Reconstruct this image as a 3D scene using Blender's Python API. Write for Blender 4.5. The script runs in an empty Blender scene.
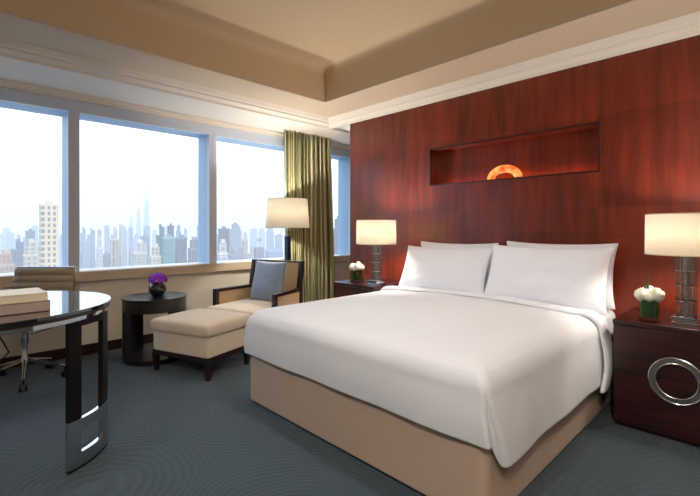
import bpy, bmesh, math, random
from mathutils import Vector, Matrix, noise
random.seed(7)
PI = math.pi
SC = bpy.context.scene
COL = SC.collection
H = 1.25                                   # eye height of the camera

# ------------------------------------------------------------------ materials
def mat(name):
    m = bpy.data.materials.new(name); m.use_nodes = True
    nt = m.node_tree; b = nt.nodes['Principled BSDF']
    return m, nt, b
def nn(nt, t, **kw):
    n = nt.nodes.new(t)
    for k, v in kw.items(): setattr(n, k, v)
    return n
def srgb(r, g, b):
    f = lambda c: (c/255/12.92) if c/255 <= .04045 else ((c/255+.055)/1.055)**2.4
    return (f(r), f(g), f(b), 1)
def simple(name, col, rough=.5, metal=0, var=.06, scale=12, bump=0, bscale=60, coat=0, sheen=0, spec=.5, trans=0, ior=1.45):
    m, nt, b = mat(name)
    tc = nn(nt, 'ShaderNodeTexCoord')
    n = nn(nt, 'ShaderNodeTexNoise'); n.inputs['Scale'].default_value = scale; n.inputs['Detail'].default_value = 3
    nt.links.new(tc.outputs['Object'], n.inputs['Vector'])
    mx = nn(nt, 'ShaderNodeMix', data_type='RGBA')
    c = srgb(*col)
    mx.inputs['A'].default_value = tuple(v*(1-var) for v in c[:3])+(1,)
    mx.inputs['B'].default_value = tuple(min(1, v*(1+var)) for v in c[:3])+(1,)
    nt.links.new(n.outputs['Fac'], mx.inputs['Factor'])
    nt.links.new(mx.outputs['Result'], b.inputs['Base Color'])
    b.inputs['Roughness'].default_value = rough; b.inputs['Metallic'].default_value = metal
    b.inputs['Coat Weight'].default_value = coat; b.inputs['Coat Roughness'].default_value = .08
    b.inputs['Sheen Weight'].default_value = sheen
    b.inputs['Specular IOR Level'].default_value = spec
    b.inputs['Transmission Weight'].default_value = trans; b.inputs['IOR'].default_value = ior
    if bump:
        n2 = nn(nt, 'ShaderNodeTexNoise'); n2.inputs['Scale'].default_value = bscale; n2.inputs['Detail'].default_value = 4
        nt.links.new(tc.outputs['Object'], n2.inputs['Vector'])
        bp = nn(nt, 'ShaderNodeBump'); bp.inputs['Strength'].default_value = bump; bp.inputs['Distance'].default_value = .01
        nt.links.new(n2.outputs['Fac'], bp.inputs['Height']); nt.links.new(bp.outputs['Normal'], b.inputs['Normal'])
    return m
def wood(name, c1, c2, sc=(1, 1, 1), rough=.3, coat=.3, blocks=None, spec=.5):
    """veneer: noise stretched along the grain, optionally in matched veneer leaves"""
    m, nt, b = mat(name)
    tc = nn(nt, 'ShaderNodeTexCoord'); mp = nn(nt, 'ShaderNodeMapping'); mp.inputs['Scale'].default_value = sc
    nt.links.new(tc.outputs['Object'], mp.inputs['Vector'])
    n = nn(nt, 'ShaderNodeTexNoise'); n.inputs['Scale'].default_value = 1; n.inputs['Detail'].default_value = 5
    n.inputs['Distortion'].default_value = .4
    nt.links.new(mp.outputs['Vector'], n.inputs['Vector'])
    fac = n.outputs['Fac']
    if blocks:
        bw, bh, ox, oz = blocks
        sp = nn(nt, 'ShaderNodeSeparateXYZ'); nt.links.new(tc.outputs['Object'], sp.inputs[0])
        def cell(o, w, off):
            a = nn(nt, 'ShaderNodeMath', operation='ADD'); a.inputs[1].default_value = off
            d = nn(nt, 'ShaderNodeMath', operation='DIVIDE'); d.inputs[1].default_value = w
            f = nn(nt, 'ShaderNodeMath', operation='FLOOR')
            nt.links.new(o, a.inputs[0]); nt.links.new(a.outputs[0], d.inputs[0]); nt.links.new(d.outputs[0], f.inputs[0])
            return f.outputs[0]
        cb = nn(nt, 'ShaderNodeCombineXYZ')
        nt.links.new(cell(sp.outputs['X'], bw, ox), cb.inputs[0]); nt.links.new(cell(sp.outputs['Z'], bh, oz), cb.inputs[1])
        wn = nn(nt, 'ShaderNodeTexWhiteNoise'); nt.links.new(cb.outputs[0], wn.inputs['Vector'])
        ad = nn(nt, 'ShaderNodeMath', operation='MULTIPLY_ADD'); ad.inputs[1].default_value = .22; 
        nt.links.new(wn.outputs['Value'], ad.inputs[0])
        sb = nn(nt, 'ShaderNodeMath', operation='SUBTRACT'); sb.inputs[1].default_value = .11
        nt.links.new(fac, sb.inputs[0]); nt.links.new(sb.outputs[0], ad.inputs[2]); fac = ad.outputs[0]
    r = nn(nt, 'ShaderNodeValToRGB')
    r.color_ramp.elements[0].position = .3; r.color_ramp.elements[0].color = srgb(*c1)
    r.color_ramp.elements[1].position = .72; r.color_ramp.elements[1].color = srgb(*c2)
    nt.links.new(fac, r.inputs['Fac']); nt.links.new(r.outputs['Color'], b.inputs['Base Color'])
    b.inputs['Roughness'].default_value = rough; b.inputs['Coat Weight'].default_value = coat
    b.inputs['Coat Roughness'].default_value = .12; b.inputs['Specular IOR Level'].default_value = spec
    return m
def emis(name, col, strength):
    m, nt, b = mat(name)
    b.inputs['Base Color'].default_value = col
    b.inputs['Emission Color'].default_value = col; b.inputs['Emission Strength'].default_value = strength
    return m
def shade_mat(name, col, tr=.5):
    """lampshade fabric: lets the bulb's light through"""
    m, nt, b = mat(name); out = nt.nodes['Material Output']; nt.nodes.remove(b)
    tc = nn(nt, 'ShaderNodeTexCoord'); n = nn(nt, 'ShaderNodeTexNoise'); n.inputs['Scale'].default_value = 90
    nt.links.new(tc.outputs['Object'], n.inputs['Vector'])
    mx = nn(nt, 'ShaderNodeMix', data_type='RGBA'); c = srgb(*col)
    mx.inputs['A'].default_value = tuple(v*.97 for v in c[:3])+(1,); mx.inputs['B'].default_value = c
    nt.links.new(n.outputs['Fac'], mx.inputs['Factor'])
    d = nn(nt, 'ShaderNodeBsdfDiffuse'); t = nn(nt, 'ShaderNodeBsdfTranslucent'); s = nn(nt, 'ShaderNodeMixShader')
    s.inputs[0].default_value = tr
    nt.links.new(mx.outputs['Result'], d.inputs[0]); nt.links.new(mx.outputs['Result'], t.inputs[0])
    nt.links.new(d.outputs[0], s.inputs[1]); nt.links.new(t.outputs[0], s.inputs[2]); nt.links.new(s.outputs[0], out.inputs[0])
    return m
def thin_glass(name, refl=.08, tint=(1, 1, 1, 1)):
    m, nt, b = mat(name); out = nt.nodes['Material Output']; nt.nodes.remove(b)
    t = nn(nt, 'ShaderNodeBsdfTransparent'); t.inputs[0].default_value = tint
    g = nn(nt, 'ShaderNodeBsdfGlossy'); g.inputs['Roughness'].default_value = .02
    lw = nn(nt, 'ShaderNodeLayerWeight'); lw.inputs[0].default_value = .15
    mu = nn(nt, 'ShaderNodeMath', operation='MULTIPLY'); mu.inputs[1].default_value = refl*4
    nt.links.new(lw.outputs['Fresnel'], mu.inputs[0])
    s = nn(nt, 'ShaderNodeMixShader'); nt.links.new(mu.outputs[0], s.inputs[0])
    nt.links.new(t.outputs[0], s.inputs[1]); nt.links.new(g.outputs[0], s.inputs[2]); nt.links.new(s.outputs[0], out.inputs[0])
    return m

M = {}
M['panel'] = wood('red_veneer', (90, 27, 12), (132, 47, 22), (14, 14, 1.6), .34, .28, blocks=(.62, .72, 4.1, .02))
M['panel_edge'] = wood('dark_red_edge', (48, 10, 8), (74, 20, 14), (3, 8, 20), .3, .3)
M['night'] = wood('dark_mahogany', (20, 6, 7), (66, 22, 24), (1.5, 4, 26), .3, .35)
M['black_wood'] = wood('espresso_wood', (14, 10, 10), (30, 22, 21), (30, 30, 2), .32, .3)
M['chair_wood'] = wood('dark_frame_wood', (26, 14, 12), (46, 26, 22), (8, 8, 20), .35, .2)
M['base_wood'] = wood('baseboard_wood', (38, 16, 13), (62, 28, 22), (20, 3, 12), .4, .2)
M['sill_wood'] = wood('pale_sill_wood', (200, 180, 154), (220, 200, 174), (20, 1.5, 14), .4, .1)
M['wall'] = simple('wall_paint', (232, 223, 206), .8, var=.02, scale=3, bump=.05, bscale=120)
M['wall_other'] = simple('room_wall_paint', (205, 188, 165), .8, var=.03, scale=3)
M['ceil'] = simple('ceiling_paint', (214, 190, 156), .85, var=.015, scale=2)
M['band'] = simple('soffit_band_paint', (208, 190, 165), .8, var=.01, scale=2)
M['soffit'] = simple('soffit_paint', (236, 228, 216), .7, var=.01, scale=2)
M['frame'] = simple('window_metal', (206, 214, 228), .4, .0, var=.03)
M['skylit_jamb'] = simple('window_reveal', (166, 194, 220), .5, .0, var=.02)  # blue of the sky light is put into the base colour
M['stone'] = simple('sill_white', (228, 226, 222), .35, 0, var=.02)
M['glass'] = thin_glass('window_glass', .05)
M['linen'] = simple('white_linen', (234, 235, 240), .85, var=.012, scale=6, bump=.10, bscale=14, sheen=.2)
M['pillow'] = simple('pillow_linen', (236, 238, 246), .85, var=.01, scale=6, bump=.14, bscale=9, sheen=.2)
M['skirt'] = simple('bed_upholstery', (190, 167, 148), .85, var=.05, scale=5, bump=.08, bscale=300, sheen=.1)
M['cream_fab'] = simple('cream_upholstery', (224, 205, 180), .85, var=.04, scale=7, bump=.1, bscale=300, sheen=.15)
M['cane'] = simple('tan_panel_fabric', (196, 166, 130), .8, var=.06, scale=20, bump=.1, bscale=300)
M['blue_fab'] = simple('slate_blue_satin', (128, 142, 166), .45, var=.08, scale=6, bump=.08, bscale=14, sheen=.5)
M['leg_black'] = wood('desk_leg_black', (7, 6, 6), (16, 13, 13), (30, 30, 2), .45, 0, spec=.3)
M['chrome'] = simple('polished_chrome', (205, 205, 208), .08, 1, var=.01)
M['steel'] = simple('brushed_steel', (182, 180, 176), .26, 1, var=.08, scale=60)
M['black_gloss'] = simple('black_glass', (10, 12, 16), .03, 0, var=.02, coat=1, spec=.9)
M['black_plastic'] = simple('black_plastic', (22, 22, 24), .4, 0)
M['navy'] = simple('navy_lacquer', (30, 48, 78), .25, 0, coat=.5)
M['crystal'] = simple('smoky_crystal', (205, 198, 190), .04, 0, var=.01, trans=.92, ior=1.35)
M['shade'] = shade_mat('cream_shade', (255, 250, 238), .55)
M['shade_edge'] = simple('shade_edge', (225, 210, 180), .7)
M['bulb'] = emis('lamp_bulb', srgb(255, 205, 140), 12)
M['downlight'] = emis('added_downlight_glow', srgb(255, 225, 185), 9)
M['leather'] = simple('ribbed_taupe_leather', (158, 142, 116), .5, var=.04, scale=8)
M['green'] = simple('leaf_green', (38, 72, 28), .5, var=.3, scale=40)
M['rose'] = simple('white_petal', (246, 242, 222), .7, var=.03, scale=30, sheen=.2)
M['purple'] = simple('purple_petal', (150, 44, 225), .6, var=.55, scale=22)
M['vase_glass'] = thin_glass('clear_vase_glass', .12, (.93, .96, .94, 1))
M['vase_black'] = simple('black_vase', (12, 12, 16), .05, 0, coat=1)
M['book_cream'] = simple('cream_book_cover', (226, 212, 186), .5, var=.03)
M['book_taupe'] = simple('taupe_book_cover', (176, 156, 146), .5, var=.05)
M['paper'] = simple('page_block', (200, 184, 170), .8, var=.1, scale=40)
M['cable'] = simple('black_cable', (16, 16, 16), .5)

def carpet():
    m, nt, b = mat('blue_grey_carpet')
    tc = nn(nt, 'ShaderNodeTexCoord')
    dn = nn(nt, 'ShaderNodeTexNoise'); dn.inputs['Scale'].default_value = 2.2
    nt.links.new(tc.outputs['Object'], dn.inputs['Vector'])
    av = nn(nt, 'ShaderNodeMix', data_type='VECTOR'); av.inputs['Factor'].default_value = .12
    nt.links.new(tc.outputs['Object'], av.inputs['A']); nt.links.new(dn.outputs['Color'], av.inputs['B'])
    v = nn(nt, 'ShaderNodeTexVoronoi', feature='F1'); v.inputs['Scale'].default_value = 1.15
    nt.links.new(av.outputs['Result'], v.inputs['Vector'])
    mu = nn(nt, 'ShaderNodeMath', operation='MULTIPLY'); mu.inputs[1].default_value = 210
    nt.links.new(v.outputs['Distance'], mu.inputs[0])
    s = nn(nt, 'ShaderNodeMath', operation='SINE'); nt.links.new(mu.outputs[0], s.inputs[0])
    n = nn(nt, 'ShaderNodeTexNoise'); n.inputs['Scale'].default_value = 260; nt.links.new(tc.outputs['Object'], n.inputs['Vector'])
    ma = nn(nt, 'ShaderNodeMath', operation='MULTIPLY_ADD'); ma.inputs[1].default_value = .07; ma.inputs[2].default_value = .5
    nt.links.new(s.outputs[0], ma.inputs[0])
    r = nn(nt, 'ShaderNodeValToRGB')
    r.color_ramp.elements[0].position = .25; r.color_ramp.elements[0].color = srgb(40, 50, 58)
    r.color_ramp.elements[1].position = .75; r.color_ramp.elements[1].color = srgb(68, 84, 93)
    nt.links.new(ma.outputs[0], r.inputs['Fac']); nt.links.new(r.outputs['Color'], b.inputs['Base Color'])
    a2 = nn(nt, 'ShaderNodeMath', operation='ADD'); nt.links.new(s.outputs[0], a2.inputs[0]); nt.links.new(n.outputs['Fac'], a2.inputs[1])
    bp = nn(nt, 'ShaderNodeBump'); bp.inputs['Strength'].default_value = .2; bp.inputs['Distance'].default_value = .005
    nt.links.new(a2.outputs[0], bp.inputs['Height']); nt.links.new(bp.outputs['Normal'], b.inputs['Normal'])
    b.inputs['Roughness'].default_value = .9; b.inputs['Sheen Weight'].default_value = .2
    b.inputs['Specular IOR Level'].default_value = .2
    return m
M['carpet'] = carpet()

def curtain_mat():
    m, nt, b = mat('striped_curtain_silk')
    uv = nn(nt, 'ShaderNodeTexCoord'); sp = nn(nt, 'ShaderNodeSeparateXYZ'); nt.links.new(uv.outputs['UV'], sp.inputs[0])
    n = nn(nt, 'ShaderNodeTexNoise', noise_dimensions='1D'); n.inputs['Scale'].default_value = 70; n.inputs['Detail'].default_value = 2
    nt.links.new(sp.outputs['X'], n.inputs['W'])
    r = nn(nt, 'ShaderNodeValToRGB'); cr = r.color_ramp
    cr.elements[0].position = .36; cr.elements[0].color = srgb(78, 82, 42)
    cr.elements[1].position = .66; cr.elements[1].color = srgb(246, 234, 196)
    e = cr.elements.new(.47); e.color = srgb(128, 130, 78)
    e = cr.elements.new(.55); e.color = srgb(188, 182, 134)
    nt.links.new(n.outputs['Fac'], r.inputs['Fac']); nt.links.new(r.outputs['Color'], b.inputs['Base Color'])
    b.inputs['Roughness'].default_value = .5; b.inputs['Sheen Weight'].default_value = .4
    return m
M['curtain'] = curtain_mat()

_fac = {}
def facade(wall, win, bw=3.2, bh=3.4, mortar=.9, rough=.7):
    key = (wall, win, bw, bh, mortar)
    if key in _fac: return _fac[key]
    m, nt, b = mat('facade')
    tc = nn(nt, 'ShaderNodeTexCoord'); sp = nn(nt, 'ShaderNodeSeparateXYZ'); nt.links.new(tc.outputs['Object'], sp.inputs[0])
    ad = nn(nt, 'ShaderNodeMath', operation='ADD'); nt.links.new(sp.outputs['X'], ad.inputs[0]); nt.links.new(sp.outputs['Y'], ad.inputs[1])
    cb = nn(nt, 'ShaderNodeCombineXYZ'); nt.links.new(ad.outputs[0], cb.inputs[0]); nt.links.new(sp.outputs['Z'], cb.inputs[1])
    br = nn(nt, 'ShaderNodeTexBrick'); br.offset = 0; br.squash = 1
    br.inputs['Scale'].default_value = 1; br.inputs['Brick Width'].default_value = bw; br.inputs['Row Height'].default_value = bh
    br.inputs['Mortar Size'].default_value = mortar/2; br.inputs['Mortar Smooth'].default_value = 0
    br.inputs['Color1'].default_value = srgb(*win); br.inputs['Color2'].default_value = srgb(*[min(255, c*1.12) for c in win])
    br.inputs['Mortar'].default_value = srgb(*wall)
    nt.links.new(cb.outputs[0], br.inputs['Vector']); nt.links.new(br.outputs['Color'], b.inputs['Base Color'])
    b.inputs['Roughness'].default_value = rough
    _fac[key] = m
    return m

# ------------------------------------------------------------------ mesh helpers
class MB:
    def __init__(s): s.bm = bmesh.new()
    def box(s, x0, x1, y0, y1, z0, z1):
        vs = [s.bm.verts.new((x, y, z)) for z in (z0, z1) for x, y in ((x0, y0), (x1, y0), (x1, y1), (x0, y1))]
        for f in ((3, 2, 1, 0), (4, 5, 6, 7), (0, 1, 5, 4), (1, 2, 6, 5), (2, 3, 7, 6), (3, 0, 4, 7)):
            s.bm.faces.new([vs[i] for i in f])
        return vs
    def quadbox(s, p, q, w, h0, h1):
        """bar from p to q (2d), width w, heights"""
        d = Vector((q[0]-p[0], q[1]-p[1])).normalized(); n = Vector((-d.y, d.x))*w/2
        c = [(p[0]+n.x, p[1]+n.y), (p[0]-n.x, p[1]-n.y), (q[0]-n.x, q[1]-n.y), (q[0]+n.x, q[1]+n.y)]
        s.prism(c, h0, h1)
    def prism(s, pts, z0, z1, taper=1, c=(0, 0)):
        n = len(pts)
        a = [s.bm.verts.new((x, y, z0)) for x, y in pts]
        b = [s.bm.verts.new((c[0]+(x-c[0])*taper, c[1]+(y-c[1])*taper, z1)) for x, y in pts]
        s.bm.faces.new(a[::-1]); s.bm.faces.new(b)
        for i in range(n): s.bm.faces.new((a[i], a[(i+1) % n], b[(i+1) % n], b[i]))
    def lathe(s, prof, seg=32, c=(0, 0), close=True):
        rings = []
        for r, z in prof:
            rings.append([s.bm.verts.new((c[0]+r*math.cos(2*PI*i/seg), c[1]+r*math.sin(2*PI*i/seg), z)) for i in range(seg)])
        for a, b in zip(rings, rings[1:]):
            for i in range(seg): s.bm.faces.new((a[i], a[(i+1) % seg], b[(i+1) % seg], b[i]))
        if close:
            if prof[0][0] > 1e-5: s.bm.faces.new(rings[0][::-1])
            if prof[-1][0] > 1e-5: s.bm.faces.new(rings[-1])
        bmesh.ops.remove_doubles(s.bm, verts=s.bm.verts, dist=1e-6)
    def tube(s, pts, r, seg=10):
        pts = [Vector(p) for p in pts]; rings = []
        rr = r if isinstance(r, (list, tuple)) else [r]*len(pts)
        for i, p in enumerate(pts):
            t = (pts[min(i+1, len(pts)-1)]-pts[max(i-1, 0)]).normalized()
            a = t.orthogonal().normalized() if abs(t.z) > .95 else t.cross(Vector((0, 0, 1))).normalized()
            b = t.cross(a)
            rings.append([s.bm.verts.new(p+a*rr[i]*math.cos(2*PI*k/seg)+b*rr[i]*math.sin(2*PI*k/seg)) for k in range(seg)])
        for a, b in zip(rings, rings[1:]):
            for i in range(seg): s.bm.faces.new((a[i], a[(i+1) % seg], b[(i+1) % seg], b[i]))
        s.bm.faces.new(rings[0][::-1]); s.bm.faces.new(rings[-1])
    def grid(s, fn, nu, nv, uv=False):
        g = [[s.bm.verts.new(fn(i/nu, j/nv)) for j in range(nv+1)] for i in range(nu+1)]
        lay = s.bm.loops.layers.uv.verify() if uv else None
        for i in range(nu):
            for j in range(nv):
                f = s.bm.faces.new((g[i][j], g[i+1][j], g[i+1][j+1], g[i][j+1]))
                if uv:
                    for lp, (a, b) in zip(f.loops, ((i, j), (i+1, j), (i+1, j+1), (i, j+1))): lp[lay].uv = (a/nu, b/nv)
        return g
    def strip(s, path, prof, closed=False):
        """sweep a profile of (offset, z) along a 2d path; offset grows to the left of travel, mitred"""
        n = len(path); rows = []
        for i, p in enumerate(path):
            p = Vector(p)
            d0 = (p-Vector(path[i-1])).normalized() if (i > 0 or closed) else None
            d1 = (Vector(path[(i+1) % n])-p).normalized() if (i < n-1 or closed) else None
            if d0 is None: d0 = d1
            if d1 is None: d1 = d0
            n0 = Vector((-d0.y, d0.x)); n1 = Vector((-d1.y, d1.x)); m = (n0+n1); m = m/(m.dot(n0))
            rows.append([s.bm.verts.new((p.x+m.x*o, p.y+m.y*o, z)) for o, z in prof])
        for i in range(n if closed else n-1):
            a, b = rows[i], rows[(i+1) % n]
            for j in range(len(prof)-1): s.bm.faces.new((a[j], b[j], b[j+1], a[j+1]))
    def build(s, name, m, parent=None, smooth=True, ang=35, bevel=0, bseg=2, sub=0, solid=0, fix=True):
        if fix: bmesh.ops.recalc_face_normals(s.bm, faces=s.bm.faces)
        me = bpy.data.meshes.new(name); s.bm.to_mesh(me); s.bm.free()
        if smooth:
            me.polygons.foreach_set('use_smooth', [True]*len(me.polygons))
            me.set_sharp_from_angle(angle=math.radians(ang))
        o = bpy.data.objects.new(name, me); COL.objects.link(o)
        if m: me.materials.append(m)
        if parent: o.parent = parent
        if solid:
            md = o.modifiers.new('solid', 'SOLIDIFY'); md.thickness = solid; md.offset = 0
        if bevel:
            md = o.modifiers.new('bevel', 'BEVEL'); md.width = bevel; md.segments = bseg; md.limit_method = 'ANGLE'; md.angle_limit = .6
            md.harden_normals = True
        if sub:
            md = o.modifiers.new('sub', 'SUBSURF'); md.levels = sub; md.render_levels = sub
        return o
def tag(o, label=None, cat=None, group=None, kind=None):
    if label: o['label'] = label
    if cat: o['category'] = cat
    if group: o['group'] = group
    if kind: o['kind'] = kind
    return o
def empty(name, loc, rz=0, label=None, cat=None, group=None, kind=None):
    o = bpy.data.objects.new(name, None); COL.objects.link(o); o.empty_display_size = .1
    o.location = loc; o.rotation_euler = (0, 0, rz)
    return tag(o, label, cat, group, kind)
def struct(o, label=None): return tag(o, label, None, None, 'structure')
def copy_tree(o, parent=None):
    c = o.copy(); COL.objects.link(c); c.parent = parent
    for ch in [x for x in bpy.data.objects if x.parent == o]: copy_tree(ch, c)
    return c
def light(name, kind, loc, power, col, size=.05, parent=None, **kw):
    l = bpy.data.lights.new(name, kind); l.energy = power; l.color = col[:3]
    if kind in ('POINT', 'SPOT'): l.shadow_soft_size = size
    if kind == 'AREA': l.shape = 'RECTANGLE'; l.size, l.size_y = size
    for k, v in kw.items(): setattr(l, k, v)
    o = bpy.data.objects.new(name, l); COL.objects.link(o); o.location = loc
    if parent: o.parent = parent
    return o

# ------------------------------------------------------------------ setting
XW, YB, YA = -4.84, 3.70, 4.80     # window wall, headboard wall, alcove back wall
XR, YF = 2.3, -3.6
ZS, ZC, ZT = 2.574, 2.67, 3.06     # pelmet, soffit, tray
b = MB(); b.box(XW-.3, XR+.1, YF-.1, YA+.1, -.08, 0)
struct(b.build('floor', M['carpet']), 'blue-grey carpet with swirling fine-line pattern')
# window wall: below the sill, above the heads, piers at ends
SILL0, SILL1, WT = .73, .83, 2.40
b = MB(); b.box(XW-.32, XW, YF-.1, YA+.1, 0, SILL0)
b.box(XW-.32, XW-.06, YF-.1, YA+.1, ZS-.06, 3.2)
struct(b.build('wall_window', M['wall'], bevel=0), 'cream painted wall below the long window')
b = MB(); b.box(XW, XW+.018, YF, YA, 0, .10)
struct(b.build('baseboard_window', M['base_wood'], bevel=.003), 'dark wood baseboard under the windows')
b = MB(); b.box(XW-.015, XW+.04, YF, YA, SILL0, SILL1)
b_o = struct(b.build('trim_1', M['sill_wood'], bevel=.003), 'pale timber ledge front running under the windows')
b = MB(); b.box(XW-.30, XW-.015, YF, YA, SILL1-.03, SILL1+.003)
struct(b.build('trim_2', M['stone'], bevel=.002), 'white window sill board')
# windows: each pane opening with frame, reveals and glass
mull = [-3.41, -1.96, -.51, .94, 2.387, 3.835, YA]
GX = XW-.29
yprev = YF
for i, ym in enumerate(mull):
    y0 = yprev; y1 = ym
    w = empty('window_%d' % (i+1), (XW, (y0+y1)/2, SILL1), kind='structure')
    w['label'] = 'large fixed window pane looking over the hazy city'
    hy = (y1-y0)/2
    hw = .07 if i < len(mull)-1 else .0
    b = MB()                     # grey front frame: right mullion half, head
    m2 = .048
    b.box(-.06, 0, -hy, -hy+m2, 0, WT-SILL1); b.box(-.06, 0, hy-m2, hy, 0, WT-SILL1)
    b.box(-.06, 0, -hy, hy, WT-SILL1-.0, WT-SILL1+.115)
    b.box(-.06, .004, -.006-hy, -hy+.006, 0, WT-SILL1)
    b.build('window_frame', M['frame'], w, bevel=.003)
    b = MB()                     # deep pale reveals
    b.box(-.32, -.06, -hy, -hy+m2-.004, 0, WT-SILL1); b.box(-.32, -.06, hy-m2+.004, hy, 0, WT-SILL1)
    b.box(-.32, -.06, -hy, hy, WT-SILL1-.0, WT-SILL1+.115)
    b.build('window_reveal', M['skylit_jamb'], w)
    b = MB(); b.box(-.30, -.292, -hy+m2-.01, hy-m2+.01, -.01, WT-SILL1+.01)
    b.build('window_pane', M['glass'], w)
    yprev = ym
# pelmet pocket underside + step above the windows
b = MB(); b.box(XW-.06, -4.17, YF, YA, ZS, ZS+.04); b.box(XW-.06, XW+.03, YF, YA, WT+.115, ZS)
b.box(XW-.06, XW+.06, YF, YA, ZS-.035, ZS)
struct(b.build('trim_3', M['soffit'], bevel=.003), 'white boxed pelmet strip above the windows')
# headboard partition with niche
NX0, NX1, NZ0, NZ1, ND = -2.584, -.988, 1.707, 2.09, .20
XP = -3.79
b = MB()
b.box(XP, NX0, YB, YB+ND, 0, ZS+.08); b.box(NX1, XR, YB, YB+ND, 0, ZS+.08)
b.box(NX0, NX1, YB, YB+ND, 0, NZ0); b.box(NX0, NX1, YB, YB+ND, NZ1, ZS+.08)
b.box(XP, XR, YB+ND, YA, 0, ZS+.08)
hb = struct(b.build('wall_headboard', M['panel'], smooth=False), 'red mahogany veneered headboard wall with a long niche')
b = MB()
t = .010
b.box(NX0-.004, NX1+.004, YB-.006, YB+.03, NZ1-t, NZ1+.006); b.box(NX0-.004, NX1+.004, YB-.006, YB+.03, NZ0-.008, NZ0+.008)
b.box(NX0-.006, NX0+t, YB-.006, YB+.03, NZ0, NZ1); b.box(NX1-t, NX1+.006, YB-.006, YB+.03, NZ0, NZ1)
b.build('niche_frame', M['panel_edge'], hb, bevel=.002)
b = MB()
for z in (1.2,):
    b.box(XP, XR, YB-.0015, YB+.001, z-.0015, z+.0015)
for x in (-3.17, -2.55, -1.93, -1.31, -.69, -.07, .55, 1.17, 1.79):
    b.box(x-.001, x+.001, YB-.001, YB+.001, 0, NZ0-.02 if NX0 < x < NX1 else ZS)
b.build('veneer_joint', M['panel_edge'], hb, smooth=False)
b = MB(); b.box(XW, XP, YA, YA+.1, 0, ZS+.04); struct(b.build('wall_back', M['wall']), 'cream wall at the end of the window alcove')
b = MB(); b.box(XR, XR+.1, YF-.1, YA+.1, 0, 3.2); struct(b.build('wall_right', M['wall_other']), 'plain cream side wall')
b = MB(); b.box(XW-.3, XR+.1, YF-.1, YF, 0, 3.2); struct(b.build('wall_front', M['wall_other']), 'plain cream wall behind the viewer')
# crown moulding + soffit + tray ceiling
path = [(XR, YB), (-4.18, YB), (-4.18, YF)]      # left of travel is the room interior
crown = [(0, ZS-.002), (.022, ZS-.002), (.030, ZS+.018), (.055, ZS+.030), (.085, ZS+.040), (.088, ZS+.056), (.118, ZS+.060), (.136, ZS+.085), (.150, ZS+.098)]
b = MB(); b.strip(path, crown)
struct(b.build('trim_4', M['soffit'], ang=25, fix=False), 'white stepped crown moulding round the ceiling')
b = MB()
b.strip(path, [(.150, ZS+.098), (.585, ZC+.0), (.600, ZC+.006), (.600, ZC+.03)])
struct(b.build('trim_5', M['band'], fix=False), 'pale flat soffit band round the tray ceiling')
b = MB()
RX, RY = XR-.55, YF+.55
ring = [(RX, YB-.60), (-4.18+.60, YB-.60), (-4.18+.60, RY), (RX, RY)]
cove = [(0, ZC+.03), (0, ZT-.10)] + [(.10*(1-math.cos(a)), ZT-.10+.10*math.sin(a)) for a in [PI/2*k/6 for k in range(1, 7)]]
b.strip(ring, cove, closed=True)
zc = ZT
vs = [b.bm.verts.new((x, y, zc)) for x, y in ((RX-.1, YB-.70), (-4.18+.70, YB-.70), (-4.18+.70, RY+.1), (RX-.1, RY+.1))]
b.bm.faces.new(vs)
# flat bands on the two sides out of view, and a closing slab above
b.box(RX, XR, YF, YB-.5, ZC, ZC+.03); b.box(-3.6, XR, YF, RY, ZC, ZC+.03)
b.box(XW-.3, XR+.1, YF-.1, YA+.1, ZT+.05, ZT+.1)
struct(b.build('ceiling', M['ceil'], ang=50, fix=False), 'warm beige recessed tray ceiling')

# ------------------------------------------------------------------ downlights added unseen to help light the room (tray, above and behind the viewer)
warm = (1.0, .80, .58)
first = None
k = 0
spots = [(-2.3, 2.1, 'above the foot of the bed'), (-1.0, 2.1, 'above the lamp side of the bed foot'), (-2.3, -.6, 'over the open carpet by the desk'),
         (-.6, -.6, 'nearest above the viewer'), (-2.3, -2.3, 'far behind the desk'), (-.6, -2.3, 'near the rear wall'), (1.1, 1.0, 'near the side wall')]
DL = []
for x, y, s in spots:
    if first is None:
        first = empty('added_downlight', (x, y, ZT), label='added small round warm downlight '+s, cat='added ceiling light', group='added ceiling downlights')
        b = MB(); b.lathe([(.045, -.004), (.06, -.008), (.065, 0)], 24, close=False); b.build('trim_ring', M['soffit'], first)
        b = MB(); b.lathe([(0, -.003), (.045, -.003)], 24, close=False); b.build('lens', M['downlight'], first)
        o = first
    else:
        o = copy_tree(first); o.location = (x, y, ZT); o['label'] = 'added small round warm downlight '+s
    DL.append((x, y))
for x, y in DL:
    light('added_downlight_lamp', 'SPOT', (x, y, ZT-.03), 40, (1, .97, .94), .08, spot_size=math.radians(120), spot_blend=.9)

cl = empty('added_fill_lamp', (.35, -.45, ZT), label='added fill lamp, a broad round fabric drum hanging unseen over the viewer', cat='added ceiling light')  # drum lamp added out of view for soft fill from the viewer's side
b = MB(); b.lathe([(.30, -.42), (.30, -.20)], 48, close=False); b.build('shade', M['shade'], cl, solid=.003, fix=False)
b = MB(); b.lathe([(0, -.20), (.012, -.20), (.012, -.02), (.06, -.015), (.06, 0), (0, 0)], 20); b.tube([(-.30, 0, -.205), (.30, 0, -.205)], .004, 6); b.tube([(0, -.30, -.205), (0, .30, -.205)], .004, 6); b.build('stem', M['steel'], cl)
light('added_fill_glow', 'POINT', (.35, -.45, ZT-.36), 85, (1, .94, .87), .12)

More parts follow.
